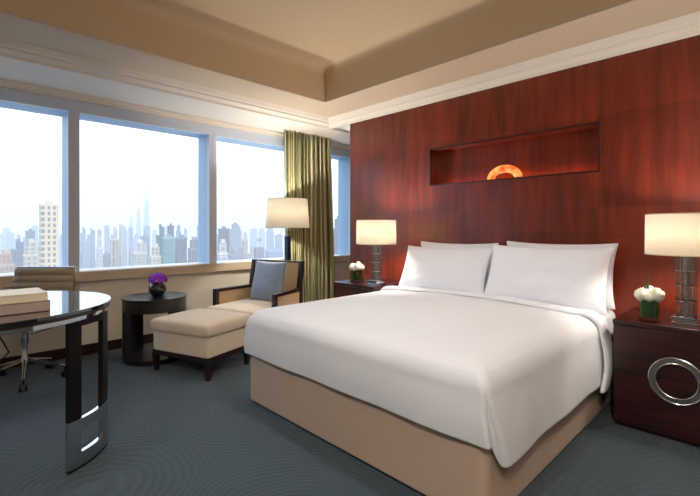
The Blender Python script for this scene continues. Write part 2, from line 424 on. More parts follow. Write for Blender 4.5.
# ------------------------------------------------------------------ bed
BX0, BX1, BY0, BY1 = -2.717, -.849, 1.61, 3.66
BC = (BX0+BX1)/2
bed = empty('bed', (BC, BY0, 0), label='king size bed with tan upholstered base against the red wood wall', cat='bed')
hw = (BX1-BX0)/2
def rrect(x0, x1, y0, y1, r, n=6):
    pts = []
    for cx, cy, a0 in ((x1-r, y0+r, -90), (x1-r, y1-r, 0), (x0+r, y1-r, 90), (x0+r, y0+r, 180)):
        for k in range(n+1):
            a = math.radians(a0+90*k/n); pts.append((cx+r*math.cos(a), cy+r*math.sin(a)))
    return pts
b = MB(); b.prism(rrect(-hw, hw, 0, BY1-BY0, .05), .012, .40)
b.build('base', M['skirt'], bed, bevel=.008)
b = MB(); b.prism(rrect(-hw+.01, hw-.01, .01, BY1-BY0-.01, .05), 0, .014)
b.build('plinth', M['black_plastic'], bed)
b = MB(); b.prism(rrect(-hw+.005, hw-.005, .005, BY1-BY0, .09), .40, .652)
b.build('mattress', M['linen'], bed, bevel=.05, bseg=5)

def cloth(x, y, z, a=.006, s=2.2):
    return a*noise.noise(Vector((x*s, y*s, z*s)))+a*.4*noise.noise(Vector((x*s*3.1+5, y*s*3.1, z*s*3.1)))
# duvet: U-shaped perimeter of radial profiles, pleated at the two foot corners
DT = .665                       # top height
DX0, DX1, DY0, DY1 = BX0-.005, BX1+.005, BY0-.005, 3.12
RC = .03
def perim():
    pts = []                    # (x, y, nx, ny, w) outward normal ; w: 0 side, 1 foot
    n1 = 46; n2 = 60
    for i in range(n1+1):
        y = DY1+(DY0+RC-DY1)*i/n1; pts.append((DX1, y, 1, 0, 0.0))
    for i in range(1, 13):
        a = -PI/2*i/12; ww = 0.0 if i < 6 else 1.0
        pts.append((DX1-RC+RC*math.cos(a), DY0+RC+RC*math.sin(a), math.cos(a), math.sin(a), ww))
    for i in range(1, n2+1):
        x = DX1-RC+(DX0+RC-(DX1-RC))*i/n2; pts.append((x, DY0, 0, -1, 1.0))
    for i in range(1, 13):
        a = -PI/2-PI/2*i/12; ww = 1.0 if i < 7 else 0.0
        pts.append((DX0+RC+RC*math.cos(a), DY0+RC+RC*math.sin(a), math.cos(a), math.sin(a), ww))
    for i in range(1, n1+1):
        y = DY0+RC+(DY1-DY0-RC)*i/n1; pts.append((DX0, y, -1, 0, 0.0))
    return pts
P = perim()
def duvet_rows(off=0.0, hemside=.255, hemfoot=.352, rows_in=26, sel=None):
    out = []
    for (x, y, nx, ny, w) in P:
        crease = math.exp(-((math.atan2(ny, nx)+PI/4)/.22)**2) if (nx > .05 and ny < -.05) else 0
        col = []
        left = x < BC
        hem = hemfoot if (w or left) else hemside
        dcr = min(math.hypot(x-DX1, y-DY0), math.hypot(x-DX0, y-DY0))
        near = math.exp(-(dcr/.22)**2)
        flare = .012 if w else (.006 if left else .034)
        # hem -> top edge
        nd = 16
        R = .115
        for k in range(nd+1):
            t = k/nd; z = hem+(DT-R-hem)*t
            o = off+.010+.010*math.sin(PI*t)+flare*(1-t)**1.3+.004*(1-t)*math.sin((y if not w else x)*11+1.3*w)+cloth(x*1.5, y*1.5, z, .006)
            sl = 0
            if not w and not left: o += .018*near*(1-t)**.4; sl = .085*(1-t)*near
            if w and not left: o += -.004*near
            xx, yy = x+nx*o, y+ny*o+sl
            if w and not left: xx += .030*(1-t)*near
            cr_ = .030*crease*min(1, (1-t)*2.2+.12)
            xx -= nx*cr_; yy -= ny*cr_
            col.append((xx, yy, z))
        o1 = o
        for k in range(1, 8):
            a = PI/2*k/7
            o = o1*(1-k/7)+(off+.010)*k/7
            rc2 = .03; lo, hi, fy = DX0+R+rc2, DX1-R-rc2, DY0+R+rc2
            if nx and ny: ix, iy = (hi if nx > 0 else lo)+rc2*nx, fy+rc2*ny
            elif nx: ix, iy = x-nx*R, max(y, fy)
            else: ix, iy = min(max(x, lo), hi), y-ny*R
            q = 1-math.cos(a)
            col.append(((x+nx*o)*(1-q)+ix*q, (y+ny*o)*(1-q)+iy*q, DT-R+R*math.sin(a)+off*k/7))
        bx, by = col[-1][0], col[-1][1]
        tx, ty = BC, max(y, DY0+.93) if not (w or ny) else DY0+.93
        for k in range(1, rows_in+1):
            t = k/rows_in
            px, py = bx+(tx-bx)*t, by+(ty-by)*t
            crown = .028*(1-(1-t)**2)
            col.append((px, py, DT+off+crown+cloth(px, py, 1, .009, 1.7)+cloth(px, py, 3, .006, 5)))
        out.append(col)
    return out
def skin(cols, name, m, parent=None, solid=.012, sub=1):
    b = MB(); g = [[b.bm.verts.new(p) for p in c] for c in cols]
    for a, c in zip(g, g[1:]):
        for j in range(len(a)-1): b.bm.faces.new((a[j], a[j+1], c[j+1], c[j]))
    bmesh.ops.remove_doubles(b.bm, verts=b.bm.verts, dist=1e-5)
    return b.build(name, m, parent, solid=solid, sub=sub, ang=180)
duv = skin(duvet_rows(), 'duvet', M['linen'])
tag(duv, 'white duvet draped over the bed and hanging down at the foot', 'duvet')
# turned-down cuff at the head end
cols = []
nseg = 14
def cuffcol(y, off):
    col = []
    R = .115
    for sgn in (1, -1):
        part = []
        xe = DX1 if sgn > 0 else DX0
        for k in range(15):
            t = k/14; z = .225+(DT-R-.225)*t
            part.append((xe+sgn*(off+.012+.030*math.sin(PI*t)*.8+.035*(1-t)), y-.22*(1-t)**1.3*(.6), z))
        for k in range(1, 8):
            a = PI/2*k/7
            part.append((xe+sgn*(off+.012-R*(1-math.cos(a))), y, DT-R+R*math.sin(a)+off))
        bx = part[-1][0]
        for k in range(1, 27):
            t = k/26; px = bx+(BC-bx)*t
            part.append((px, y, DT+off+.028*(1-(1-t)**2)+cloth(px, y, 1, .009, 1.7)))
        col = part if sgn > 0 else col+part[::-1][1:]
    return col
ys = [3.085+.0, 3.075, 3.08, 3.11, 3.16, 3.22, 3.28]
offs = [.006, .016, .026, .030, .028, .020, .010]
skin([cuffcol(y, o) for y, o in zip(ys, offs)], 'turned_down_cuff', M['linen'], duv, solid=.010)

# pillows
def pillow(name, w, h, th, m, loc, lean, rz, label, group, seed):
    b = MB(); nu, nv = 28, 20
    for side in (1, -1):
        def fn(u, v):
            a, c = u*2-1, v*2-1
            prof = (max(0, 1-abs(a)**2.6)*max(0, 1-abs(c)**2.4))**.55
            ear = 1+.05*(abs(a)*abs(c))**3
            x = a*w/2*ear*(1-.045*(1-c*c)*0-.03*(1-c*c)*abs(a))
            z = c*h/2*ear*(1-.05*(1-a*a)*abs(c))
            n_ = cloth(a*1.3+seed, c*1.3, side*2, .016, 1.8)+cloth(a*2+seed, c*3, side*3, .006, 3)
            return (x, side*(th/2*prof+ (n_*prof)), z)
        b.grid(fn, nu, nv)
    bmesh.ops.remove_doubles(b.bm, verts=b.bm.verts, dist=1e-5)
    o = b.build(name, m, sub=1, ang=180)
    o.location = loc; o.rotation_euler = (lean, 0, rz)
    return tag(o, label, 'pillow', group)
PL = 'white pillows leaning on the red wall'
zp = .662
def lean_place(cx, ybot, w, h, th, lean, rz, label, seed, zb=None):
    zb = zb or zp
    cy = ybot+math.sin(lean)*h/2; cz = zb+math.cos(lean)*h/2
    return pillow('pillow', w, h, th, M['pillow'], (cx, cy, cz), -lean, rz, label, PL, seed)
lean_place(-2.20, 3.52, .84, .47, .14, .18, .02, 'plump white pillow behind the front one, near the cylinder lamp by the curtain', 3)
lean_place(-1.27, 3.52, .86, .49, .14, .17, -.02, 'plump white pillow behind the front one, near the nightstand with the steel ring', 9)
lean_place(-2.195, 3.25, .91, .46, .17, .42, .03, 'front white pillow on the curtain side of the bed', 5)
lean_place(-1.285, 3.245, .93, .49, .17, .38, -.03, 'front white pillow on the ring nightstand side of the bed', 13)

# ------------------------------------------------------------------ nightstands
NSH = .674
def nightstand(x0, x1, label):
    cx = (x0+x1)/2; w = (x1-x0)/2; D = YB-3.08-.02
    t = empty('nightstand', (cx, 3.08, 0), label=label, cat='nightstand', group='mahogany nightstands')
    b = MB(); b.box(-w, w, .02, D, .03, NSH-.03); b.build('body', M['night'], t, bevel=.003)
    b = MB(); b.box(-w+.02, w-.02, .03, D-.02, 0, .03); b.build('plinth', M['black_wood'], t)
    b = MB(); b.box(-w, w, 0, D, NSH-.03, NSH); b.build('top', M['night'], t, bevel=.003)
    b = MB(); b.box(-w+.004, w-.004, .0, .02, .03, .355); b.build('drawer_front', M['night'], t, bevel=.002)
    b = MB(); b.box(-w+.004, w-.004, .0, .02, .359, NSH-.034); d = b.build('drawer_front', M['night'], t, bevel=.002)
    b = MB(); seg = 56; prof = [(.097, -.001), (.097, -.010), (.102, -.013), (.106, -.009), (.128, -.009), (.132, -.013), (.138, -.010), (.138, -.001)]
    rings = [[b.bm.verts.new((r*math.cos(2*PI*i/seg), y, .36+r*math.sin(2*PI*i/seg))) for i in range(seg)] for r, y in prof]
    for A, B in zip(rings, rings[1:]):
        for i in range(seg): b.bm.faces.new((A[i], A[(i+1) % seg], B[(i+1) % seg], B[i]))
    r_ = b.build('ring_pull', M['steel'], t); r_['label'] = 'large brushed steel ring pull'
    return t
nightstand(-.750, -.098, 'dark mahogany nightstand with steel ring pull, under the larger lit lamp')
nightstand(-3.42, -2.82, 'mahogany nightstand mostly behind the bed, beside the curtain')

# ------------------------------------------------------------------ bedside lamps
def table_lamp(x, y, label, power):
    t = empty('table_lamp', (x, y, NSH), label=label, cat='lamp', group='crystal bedside lamps')
    b = MB(); b.box(-.065, .065, -.065, .065, .0, .012); b.box(-.056, .056, -.056, .056, .012, .034); b.box(-.065, .065, -.065, .065, .034, .046)
    b.build('base', M['chrome'], t, bevel=.003)
    z = .046
    for k in range(4):
        b = MB(); pts = []
        for i in range(64):
            a = 2*PI*i/64; r = .050+.003*math.cos(a*16); pts.append((r*math.cos(a), r*math.sin(a)))
        b.prism(pts, z+.004, z+.088); b.build('crystal_block', M['crystal'], t)
        b = MB(); b.lathe([(0, z), (.055, z), (.055, z+.004), (0, z+.004)], 32); b.build('chrome_disc', M['chrome'], t)
        z += .092
    b = MB(); b.lathe([(0, z), (.055, z), (.055, z+.006), (.012, z+.008), (.012, z+.05), (0, z+.05)], 32); b.build('neck', M['chrome'], t)
    b = MB(); b.lathe([(0, .046), (.02, .046), (.02, z), (0, z)], 16); b.build('rod', M['steel'], t)
    s0, s1 = 1.092-NSH, 1.343-NSH
    b = MB(); b.lathe([(.207, s0), (.204, s1)], 64, close=False); b.build('shade', M['shade'], t, solid=.003, fix=False)
    for r, zz in ((.2085, s0), (.2055, s1-.006)):
        b = MB(); b.lathe([(r, zz), (r+.0015, zz), (r+.0015, zz+.006), (r, zz+.006)], 64, close=False)
        b.build('shade_rim', M['shade_edge'], t)
    b = MB(); b.lathe([(0, s0+.07), (.012, s0+.07), (.03, s0+.10), (.034, s0+.13), (.02, s0+.155), (0, s0+.16)], 20); b.build('bulb', M['bulb'], t)
    b = MB()
    for i in range(3):
        a = 2*PI*i/3; b.tube([(0, 0, s0+.05), (.2*math.cos(a), .2*math.sin(a), s0+.05)], .002, 6)
    b.build('shade_spider', M['steel'], t)
    light('lamp_glow', 'POINT', (x, y, NSH+s0+.13), power, (1, .92, .82), .05)
    return t
table_lamp(-.40, 3.25, 'lit cream drum lamp with crystal column on the nightstand with the ring pull', 38)
table_lamp(-2.94, 3.25, 'lit cream drum lamp with crystal column on the nightstand near the curtain', 38)

# ------------------------------------------------------------------ flowers
def rose_mesh(b, c, r, seed):
    rnd = random.Random(seed)
    c = Vector(c)
    for ring, (n, rr, op, hh) in enumerate(((3, .45, .25, .95), (5, .72, .55, .85), (6, 1.0, .95, .55))):
        for i in range(n):
            a0 = 2*PI*i/n+ring*.6+rnd.random()*.3
            def fn(u, v):
                a = a0+(u-.5)*2*PI/n*1.5
                ph = .12+v*PI*(.80-.16*op)
                R = r*rr*math.sin(ph)*(1+.10*op*v)
                z = -r*math.cos(ph)*(.55+.45*hh)+.07*r*math.cos((u-.5)*6)*v
                return c+Vector((R*math.cos(a), R*math.sin(a), z))
            b.grid(fn, 5, 5)
def blob(b, c, r, seg=10, sq=1):
    b.lathe([(r*math.sin(PI*k/6), c[2]-r*sq*math.cos(PI*k/6)) for k in range(7)], seg, (c[0], c[1]))
def rose_vase(x, y, label, seed):
    t = empty('rose_vase', (x, y, NSH), .2, label, 'flower vase', 'white rose arrangements'); t.scale = (1.14, 1.14, 1.5)
    b = MB(); w = .047
    b.box(-w, w, -w, w, 0, .008)
    for s in (1, -1):
        b.box(-w, w, s*w-.002, s*w+.002, 0, .10); b.box(s*w-.002, s*w+.002, -w, w, 0, .10)
    b.build('vase', M['vase_glass'], t, smooth=False)
    b = MB(); b.prism(rrect(-.038, .038, -.038, .038, .01), .02, .092); 
    for i in range(10):
        a = i*2*PI/10
        b.grid(lambda u, v: ((.039+.003*math.sin(v*3))*math.cos(a+(u-.5)*.5)*1.05, (.039)*math.sin(a+(u-.5)*.5)*1.05, .015+.085*v), 2, 3)
    b.build('leaf_wrap', M['green'], t)
    for i, (px, py, pz, pr) in enumerate(((-.034, -.018, .108, .034), (.032, -.022, .112, .036), (0, .026, .116, .036), (.0, -.030, .102, .026), (.038, .022, .104, .030))):
        b = MB(); rose_mesh(b, (px, py, pz), pr, seed+i); blob(b, (px, py, pz-.003), pr*.6); b.build('rose', M['rose'], t, fix=False, ang=80)
    b = MB(); b.tube([(0, 0, .10), (-.008, 0, .15), (-.006, 0, .185)], [.004, .006, .001], 8)
    b.tube([(0, .01, .10), (-.02, .01, .14), (-.022, .01, .16)], [.004, .005, .001], 8); b.build('bud_stem', M['green'], t)
rose_vase(-.578, 3.20, 'small square glass vase of white roses beside the ring nightstand lamp', 3)
rose_vase(-3.235, 3.26, 'small square glass vase of white roses on the nightstand near the curtain', 20)

# ------------------------------------------------------------------ niche sculpture and light
def arc_sculpture():
    m, nt, bs = mat('amber_glass_painted_glow')
    bs.inputs['Base Color'].default_value = srgb(255, 150, 60)
    bs.inputs['Roughness'].default_value = .25; bs.inputs['Subsurface Weight'].default_value = .6; bs.inputs['Subsurface Radius'].default_value = (.08, .04, .02)
    tc = nn(nt, 'ShaderNodeTexCoord'); n = nn(nt, 'ShaderNodeTexNoise'); n.inputs['Scale'].default_value = 14; n.inputs['Detail'].default_value = 4
    nt.links.new(tc.outputs['Object'], n.inputs['Vector'])
    r = nn(nt, 'ShaderNodeValToRGB'); r.color_ramp.elements[0].color = srgb(225, 92, 28); r.color_ramp.elements[1].color = srgb(255, 205, 120)
    r.color_ramp.elements[0].position = .35; r.color_ramp.elements[1].position = .7
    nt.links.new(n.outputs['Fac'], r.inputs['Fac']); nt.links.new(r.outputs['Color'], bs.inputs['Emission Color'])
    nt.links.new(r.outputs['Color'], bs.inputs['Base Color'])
    bs.inputs['Emission Strength'].default_value = .6  # glow put into the glass, standing in for light from the strip
    b = MB(); seg, rs = 28, 14; R = .135; rings = []
    for i in range(seg+1):
        a = PI*i/seg; rr = .038*(1+.10*math.cos(a)**2*1.0)
        if i in (0, seg): rr *= .9
        ring = []
        for k in range(rs):
            q = 2*PI*k/rs; rad = R+rr*math.cos(q)*.9
            ring.append(b.bm.verts.new((rad*math.cos(a), rr*.8*math.sin(q), R*.72*math.sin(a)+rr*math.cos(q)*math.sin(a))))
        rings.append(ring)
    for A, B in zip(rings, rings[1:]):
        for k in range(rs): b.bm.faces.new((A[k], A[(k+1) % rs], B[(k+1) % rs], B[k]))
    b.bm.faces.new(rings[0][::-1]); b.bm.faces.new(rings[-1])
    o = b.build('arc_sculpture', m, sub=1, ang=180); o.location = (-1.805, 3.78, NZ0+.010)
    return tag(o, 'amber glass half-ring sculpture with painted-in glow standing in the wall niche', 'sculpture')
arc_sculpture()
ns = MB(); ns.box(-.75, .75, -.006, .006, 0, .006)
o = ns.build('niche_light_strip', emis('led_strip', srgb(255, 140, 60), 1.2)); o.location = (-1.786, YB+ND-.014, NZ0)
tag(o, 'thin warm light strip along the back of the wall niche', 'light strip')
l = light('niche_led', 'AREA', (-1.786, YB+ND-.04, NZ0+.012), .8, (1, .42, .16), (1.45, .02)); l.rotation_euler = (PI, 0, 0)

# ------------------------------------------------------------------ curtain
cur = empty('curtain', (-4.60, 3.70, 0), label='green and cream striped floor-length curtain gathered between the windows', cat='curtain')
b = MB()
def cfn(u, v):
    z = .015+v*(ZS-.02)
    spread = 1+.10*(1-v)
    y = (-.43+.80*u)*1.0
    y = (u-.5)*.82*(1.0+.09*(1-v)) - .035 + (.035*(1-v))
    amp = .034+.010*math.sin(u*19+2)
    fold = math.sin(u*2*PI*11+.5*math.sin(v*3+u*7))
    x = amp*fold+.012*math.sin(u*2*PI*23+1+v)+.012*noise.noise(Vector((u*8, v*2, 0)))
    y += .010*math.cos(u*2*PI*11)+.008*noise.noise(Vector((u*10, v*2.5, 4)))
    return (x, y, z)
b.grid(cfn, 300, 16, uv=True)
b.build('drape', M['curtain'], cur, solid=.003, fix=False, ang=180)
b = MB(); b.box(-.012, .012, -.40, .38, ZS-.008, ZS-.001); b.build('curtain_track', M['soffit'], cur)

# ------------------------------------------------------------------ armchair
RA = math.radians(17.5)
ac = empty('armchair', (-3.87, 2.23, 0), RA, 'cream armchair with dark wood frame in the window corner', 'armchair')
# local: +y to the back, front of arms at y=0
AWd = .385
def loc_box(name, m, dims, bevel=.01, parent=ac, bseg=3):
    b = MB(); b.box(*dims); return b.build(name, m, parent, bevel=bevel, bseg=bseg)
def cushion(name, x0, x1, y0, y1, z0, z1, m, parent, crown=.03, r=.05, seedv=0, pw=4.5):
    b = MB(); nu, nv = 26, 26
    cx, cy, wx, wy = (x0+x1)/2, (y0+y1)/2, (x1-x0)/2, (y1-y0)/2; zm = (z0+z1)/2; hz = (z1-z0)/2
    for s in (1, -1):
        def fn(u, v):
            a, c = math.sin((u-.5)*PI), math.sin((v-.5)*PI)
            e = (max(0, 1-abs(a)**22)*max(0, 1-abs(c)**22))**.3
            q = (1-a*a)*(1-c*c)
            k = 1-.018*(1-e)*0
            X = a*wx*(1-.02*abs(c)**8); Y = c*wy*(1-.02*abs(a)**8)
            return (cx+X, cy+Y, zm+s*(hz*e)+(crown*q if s > 0 else 0)+cloth(X+seedv, Y, s, .004, 5)*e)
        b.grid(fn, nu, nv)
    bmesh.ops.remove_doubles(b.bm, verts=b.bm.verts, dist=1e-5)
    return b.build(name, m, parent, sub=1, ang=180)
AH, AB = .625, .89
AWf, AWb = .425, .362
def slant(s, y0, y1, w, inset=0):
    f = lambda y: AWf+(AWb-AWf)*y/.56
    q = [(s*(f(y0)-inset), y0), (s*(f(y0)-w+inset), y0), (s*(f(y1)-w+inset), y1), (s*(f(y1)-inset), y1)]
    return q if s > 0 else q[::-1]
AH = .605
for s in (-1, 1):
    for nm, mm, q, z0, z1 in (('arm_post', 'chair_wood', slant(s, 0, .045, .05), 0, AH-.03), ('arm_rail', 'chair_wood', slant(s, 0, .56, .05), AH-.032, AH),
                              ('arm_panel', 'cane', slant(s, .045, .50, .05, .01), .24, AH-.032), ('back_post', 'chair_wood', slant(s, .50, .55, .05), 0, AH-.032)):
        b = MB(); b.prism(q, z0, z1); b.build(nm, M[mm], ac, bevel=.004)
    b = MB(); xa, xb = sorted((s*AWb, s*(AWb-.045))); vs = b.box(xa, xb, .50, .55, AH-.001, AB)
    for v in vs[4:]: v.co.y += .05
    b.build('upper_back_post', M['chair_wood'], ac, bevel=.004)
b = MB(); vs = b.box(-AWb+.045, AWb-.045, .505, .545, .30, AB-.012)
for v in vs[4:]: v.co.y += .05
b.build('backrest', M['cane'], ac, bevel=.012)
b = MB(); b.box(-AWb, AWb, .548, .602, AB-.014, AB+.002); b.build('back_rail', M['chair_wood'], ac, bevel=.003)
loc_box('seat_rail', M['chair_wood'], (-AWd+.02, AWd-.02, -.13, .53, .13, .18), .004)
b = MB(); b.box(-AWd+.05, AWd-.05, -.14, .5, .18, .32); b.build('seat_base', M['cream_fab'], ac, bevel=.015, bseg=3)
cushion('seat_cushion', -AWd+.02, AWd-.02, -.17, .50, .31, .445, M['cream_fab'], ac, .03)
for s in (-1, 1):
    b = MB(); x = s*(AWd-.06); b.prism([(x-.02, -.12), (x+.02, -.12), (x+.02, -.08), (x-.02, -.08)], 0, .14); b.build('leg', M['chair_wood'], ac, bevel=.003)
# blue cushion on the armchair
b = MB()
for side in (1, -1):
    def fn(u, v):
        a, c = u*2-1, v*2-1
        prof = (max(0, 1-abs(a)**2.4)*max(0, 1-abs(c)**2.4))**.5
        return (a*.225*(1+.04*abs(a*c)**3-.03*(1-c*c)*abs(a)), side*(.065*prof+cloth(a, c, side, .012, 1.5)*prof), c*.225*(1+.04*abs(a*c)**3-.03*(1-a*a)*abs(c)))
    b.grid(fn, 22, 22)
bmesh.ops.remove_doubles(b.bm, verts=b.bm.verts, dist=1e-5)
bp = b.build('throw_pillow', M['blue_fab'], sub=1, ang=180)
R_ = Matrix.Rotation(RA, 4, 'Z')
bp.location = Vector((-3.87, 2.23, 0))+R_ @ Vector((.03, .37, .675)); bp.rotation_euler = (-.26, 0, RA-.08)
tag(bp, 'slate blue satin throw pillow resting against the armchair back', 'cushion')

# ------------------------------------------------------------------ ottoman
RO = math.radians(19.5)
ot = empty('ottoman', (-3.655, 1.70, 0), RO, 'cream upholstered ottoman with dark tapered feet in front of the armchair', 'ottoman')
OW, OD = .335, .27
b = MB(); b.prism(rrect(-OW+.005, OW-.005, -OD+.005, OD-.005, .03), .19, .35); b.build('body', M['cream_fab'], ot, bevel=.008)
b = MB(); b.prism(rrect(-OW, OW, -OD, OD, .025), .15, .192); b.build('base_rail', M['chair_wood'], ot, bevel=.003)
b = MB(); b.prism(rrect(-OW+.002, OW-.002, -OD+.002, OD-.002, .03), .349, .356); b.build('piping', M['cream_fab'], ot)
cushion('cushion', -OW-.012, OW+.012, -OD-.012, OD+.012, .352, .465, M['cream_fab'], ot, .035)
for sx in (-1, 1):
    for sy in (-1, 1):
        b = MB(); x, y = sx*(OW-.03), sy*(OD-.03)
        b.prism([(x-.015, y-.015), (x+.015, y-.015), (x+.015, y+.015), (x-.015, y+.015)], 0, .155, 1.7, (x-sx*.002, y-sy*.002))
        b.build('foot', M['chair_wood'], ot, bevel=.002)

# ------------------------------------------------------------------ side table
st = empty('side_table', (-4.26, 1.50, 0), math.radians(45.7), 'round black wood side table by the window wall holding purple flowers', 'side table')
TR, TH = .285, .598
b = MB(); b.lathe([(0, TH-.022), (TR+.004, TH-.022), (TR+.008, TH-.014), (TR+.006, TH), (0, TH)], 64); b.build('top', M['black_wood'], st)
def arc_wall(b, r0, r1, a0, a1, z0, z1, n=20):
    pts = [(r1*math.cos(a0+(a1-a0)*i/n), r1*math.sin(a0+(a1-a0)*i/n)) for i in range(n+1)]
    q = [(r0*math.cos(a0+(a1-a0)*i/n), r0*math.sin(a0+(a1-a0)*i/n)) for i in range(n+1)]
    o = [[b.bm.verts.new((x, y, z)) for x, y in pts] for z in (z0, z1)]; w = [[b.bm.verts.new((x, y, z)) for x, y in q] for z in (z0, z1)]
    F = b.bm.faces.new
    for i in range(n):
        F((o[0][i], o[0][i+1], o[1][i+1], o[1][i])); F((w[0][i+1], w[0][i], w[1][i], w[1][i+1]))
        F((o[1][i], o[1][i+1], w[1][i+1], w[1][i])); F((o[0][i+1], o[0][i], w[0][i], w[0][i+1]))
    for i in (0, n): F((o[0][i], o[1][i], w[1][i], w[0][i]) if i == 0 else (o[0][i], w[0][i], w[1][i], o[1][i]))
b = MB(); arc_wall(b, TR-.03, TR, 0, 2*PI*.99999, TH-.125, TH-.02, 64); b.build('apron', M['black_wood'], st)
for a0 in (math.radians(-40), math.radians(140)):
    b = MB(); arc_wall(b, TR-.03, TR, a0, a0+math.radians(80), .03, TH-.12, 24); b.build('leg_panel', M['black_wood'], st)
b = MB(); b.lathe([(0, .0), (TR-.01, .0), (TR, .01), (TR, .045), (0, .045)], 64); b.build('base', M['black_wood'], st)
# purple flowers
pv = empty('flower_vase', (-4.235, 1.515, TH), 0, 'black glass bowl of purple flowers on the round side table', 'flower vase'); pv.scale = (1.12,)*3
b = MB(); b.lathe([(0, 0), (.04, 0), (.066, .03), (.074, .062), (.066, .095), (.054, .112), (.050, .112), (.062, .092), (.068, .062), (.06, .035), (0, .02)], 40); b.build('bowl', M['vase_black'], pv)
rnd = random.Random(4)
for i in range(72):
    th = rnd.random()*2*PI; q_ = rnd.uniform(-.2, 1)**1.0 if rnd.random() < .6 else rnd.uniform(.55, 1); r = rnd.uniform(.058, .076)*math.sqrt(1-q_*q_); z = .142+.055*q_
    b = MB(); c = Vector((r*math.cos(th), r*math.sin(th), z)); ax = Vector((c.x, c.y, (z-.142)*1.3+.01)).normalized()
    u_ = ax.orthogonal().normalized(); v_ = ax.cross(u_)
    for k in range(5):
        a = 2*PI*k/5+rnd.random()*.4; d = (u_*math.cos(a)+v_*math.sin(a)); s_ = ax.cross(d)
        def fn(u, v):
            wv = .0095*math.sin(PI*min(1, v*.9+.08))
            return c+d*(.023*v)+s_*((u-.5)*2*wv)+ax*(.012*v-.018*v*v+.004*abs(u-.5))
        b.grid(fn, 3, 4)
    b.build('blossom', M['purple'], pv, fix=False, ang=80)
b = MB()
for i in range(9):
    a = i*.7; b.tube([(.02*math.cos(a), .02*math.sin(a), .09), (.05*math.cos(a), .05*math.sin(a), .135)], .003, 6)
b.tube([(-.07, 0, .1), (-.055, 0, .17), (0, 0, .21), (.055, 0, .17), (.07, 0, .1)], .0018, 6)
b.build('stem', M['green'], pv)

# ------------------------------------------------------------------ floor lamp
fl = empty('floor_lamp', (-4.25, 3.07, 0), .1, 'standing lamp with large cream drum shade and navy column behind the armchair', 'floor lamp')
b = MB(); b.box(-.13, .13, -.13, .13, 0, .025); b.build('base', M['navy'], fl, bevel=.004)
b = MB(); b.box(-.028, .028, -.028, .028, .025, 1.16); b.build('column', M['navy'], fl, bevel=.004)
b = MB(); b.box(-.03, .03, -.03, .03, 1.16, 1.175); b.lathe([(.008, 1.17), (.008, 1.40)], 12); b.box(-.016, .016, -.016, .016, 1.175, 1.24); b.build('neck', M['chrome'], fl, bevel=.002)
b = MB(); b.lathe([(.268, 1.262), (.242, 1.622)], 72, close=False); b.build('shade', M['shade'], fl, solid=.003, fix=False)
for r, zz in ((.269, 1.262), (.2435, 1.616)):
    b = MB(); b.lathe([(r, zz), (r+.0015, zz), (r+.0015, zz+.006), (r, zz+.006)], 72, close=False)
    b.build('shade_rim', M['shade_edge'], fl)
b = MB(); b.lathe([(0, 1.38), (.012, 1.38), (.03, 1.41), (.034, 1.44), (.02, 1.465), (0, 1.47)], 20); b.build('bulb', M['bulb'], fl)
b = MB()
for i in range(3):
    a = 2*PI*i/3; b.tube([(0, 0, 1.39), (.255*math.cos(a), .255*math.sin(a), 1.39)], .002, 6)
b.build('shade_spider', M['steel'], fl)
light('floor_lamp_glow', 'POINT', (-4.25, 3.07, 1.45), 76, (1, .94, .86), .04)

# ------------------------------------------------------------------ desk
DZ = .84
dk = empty('desk', (-2.93, -.35, 0), 0, 'glossy black desk with rounded end and chrome-footed loop legs', 'desk')
DR, DL2, DE = .575, .49, 1.06            # end radius, half straight length, end stretch
def stadium(r, n=40):
    pts = []
    for i in range(n+1): a = PI*i/n; pts.append((r*math.cos(a), DL2+DE*r*math.sin(a)))
    for i in range(n+1): a = PI+PI*i/n; pts.append((r*math.cos(a), -DL2+DE*r*math.sin(a)))
    return pts
b = MB(); b.prism(stadium(DR), DZ-.018, DZ); b.build('glass_top', M['black_gloss'], dk, bevel=.003)
b = MB(); b.prism(stadium(DR-.006), DZ-.034, DZ-.0185); b.build('top_core', M['black_wood'], dk)
b = MB(); b.prism(stadium(DR-.03), DZ-.062, DZ-.034); b.build('edge_band', M['chrome'], dk, bevel=.002)
def loop_leg(cx, cy, a0, a1):
    r0, r1 = .422, .448
    da = (a1-a0)
    w = math.radians(9.3)
    zt = DZ-.062
    def part(name, m, pieces):
        b = MB()
        for q in pieces: arc_wall(b, *q)
        bmesh.ops.translate(b.bm, verts=b.bm.verts, vec=(cx, cy, 0))
        b.build(name, m, dk, bevel=.002)
    part('leg', M['leg_black'], [(r0, r1, a0, a0+w, .26, zt, 5)])
    part('leg', M['leg_black'], [(r0, r1, a1-w, a1, .26, zt, 5)])
    part('leg_head', M['leg_black'], [(r0, r1, a0+w, a1-w, zt-.035, zt, 12)])
    part('chrome_foot', M['chrome'], [(r0, r1, a0, a0+w, .015, .26, 5), (r0, r1, a1-w, a1, .015, .26, 5), (r0, r1, a0+w, a1-w, .205, .26, 12), (r0, r1, a0+w, a1-w, .015, .085, 12)])
    part('foot_pad', M['black_plastic'], [(r0+.002, r1-.002, a0, a1, 0, .015, 16)])
loop_leg(-.010, .655, math.radians(21), math.radians(60.5))
loop_leg(.010, .0, math.radians(119.5), math.radians(161.5))
loop_leg(-.010, -.655, math.radians(-60.5), math.radians(-18.5))
loop_leg(.010, -.655, math.radians(-161.5), math.radians(-119.5))

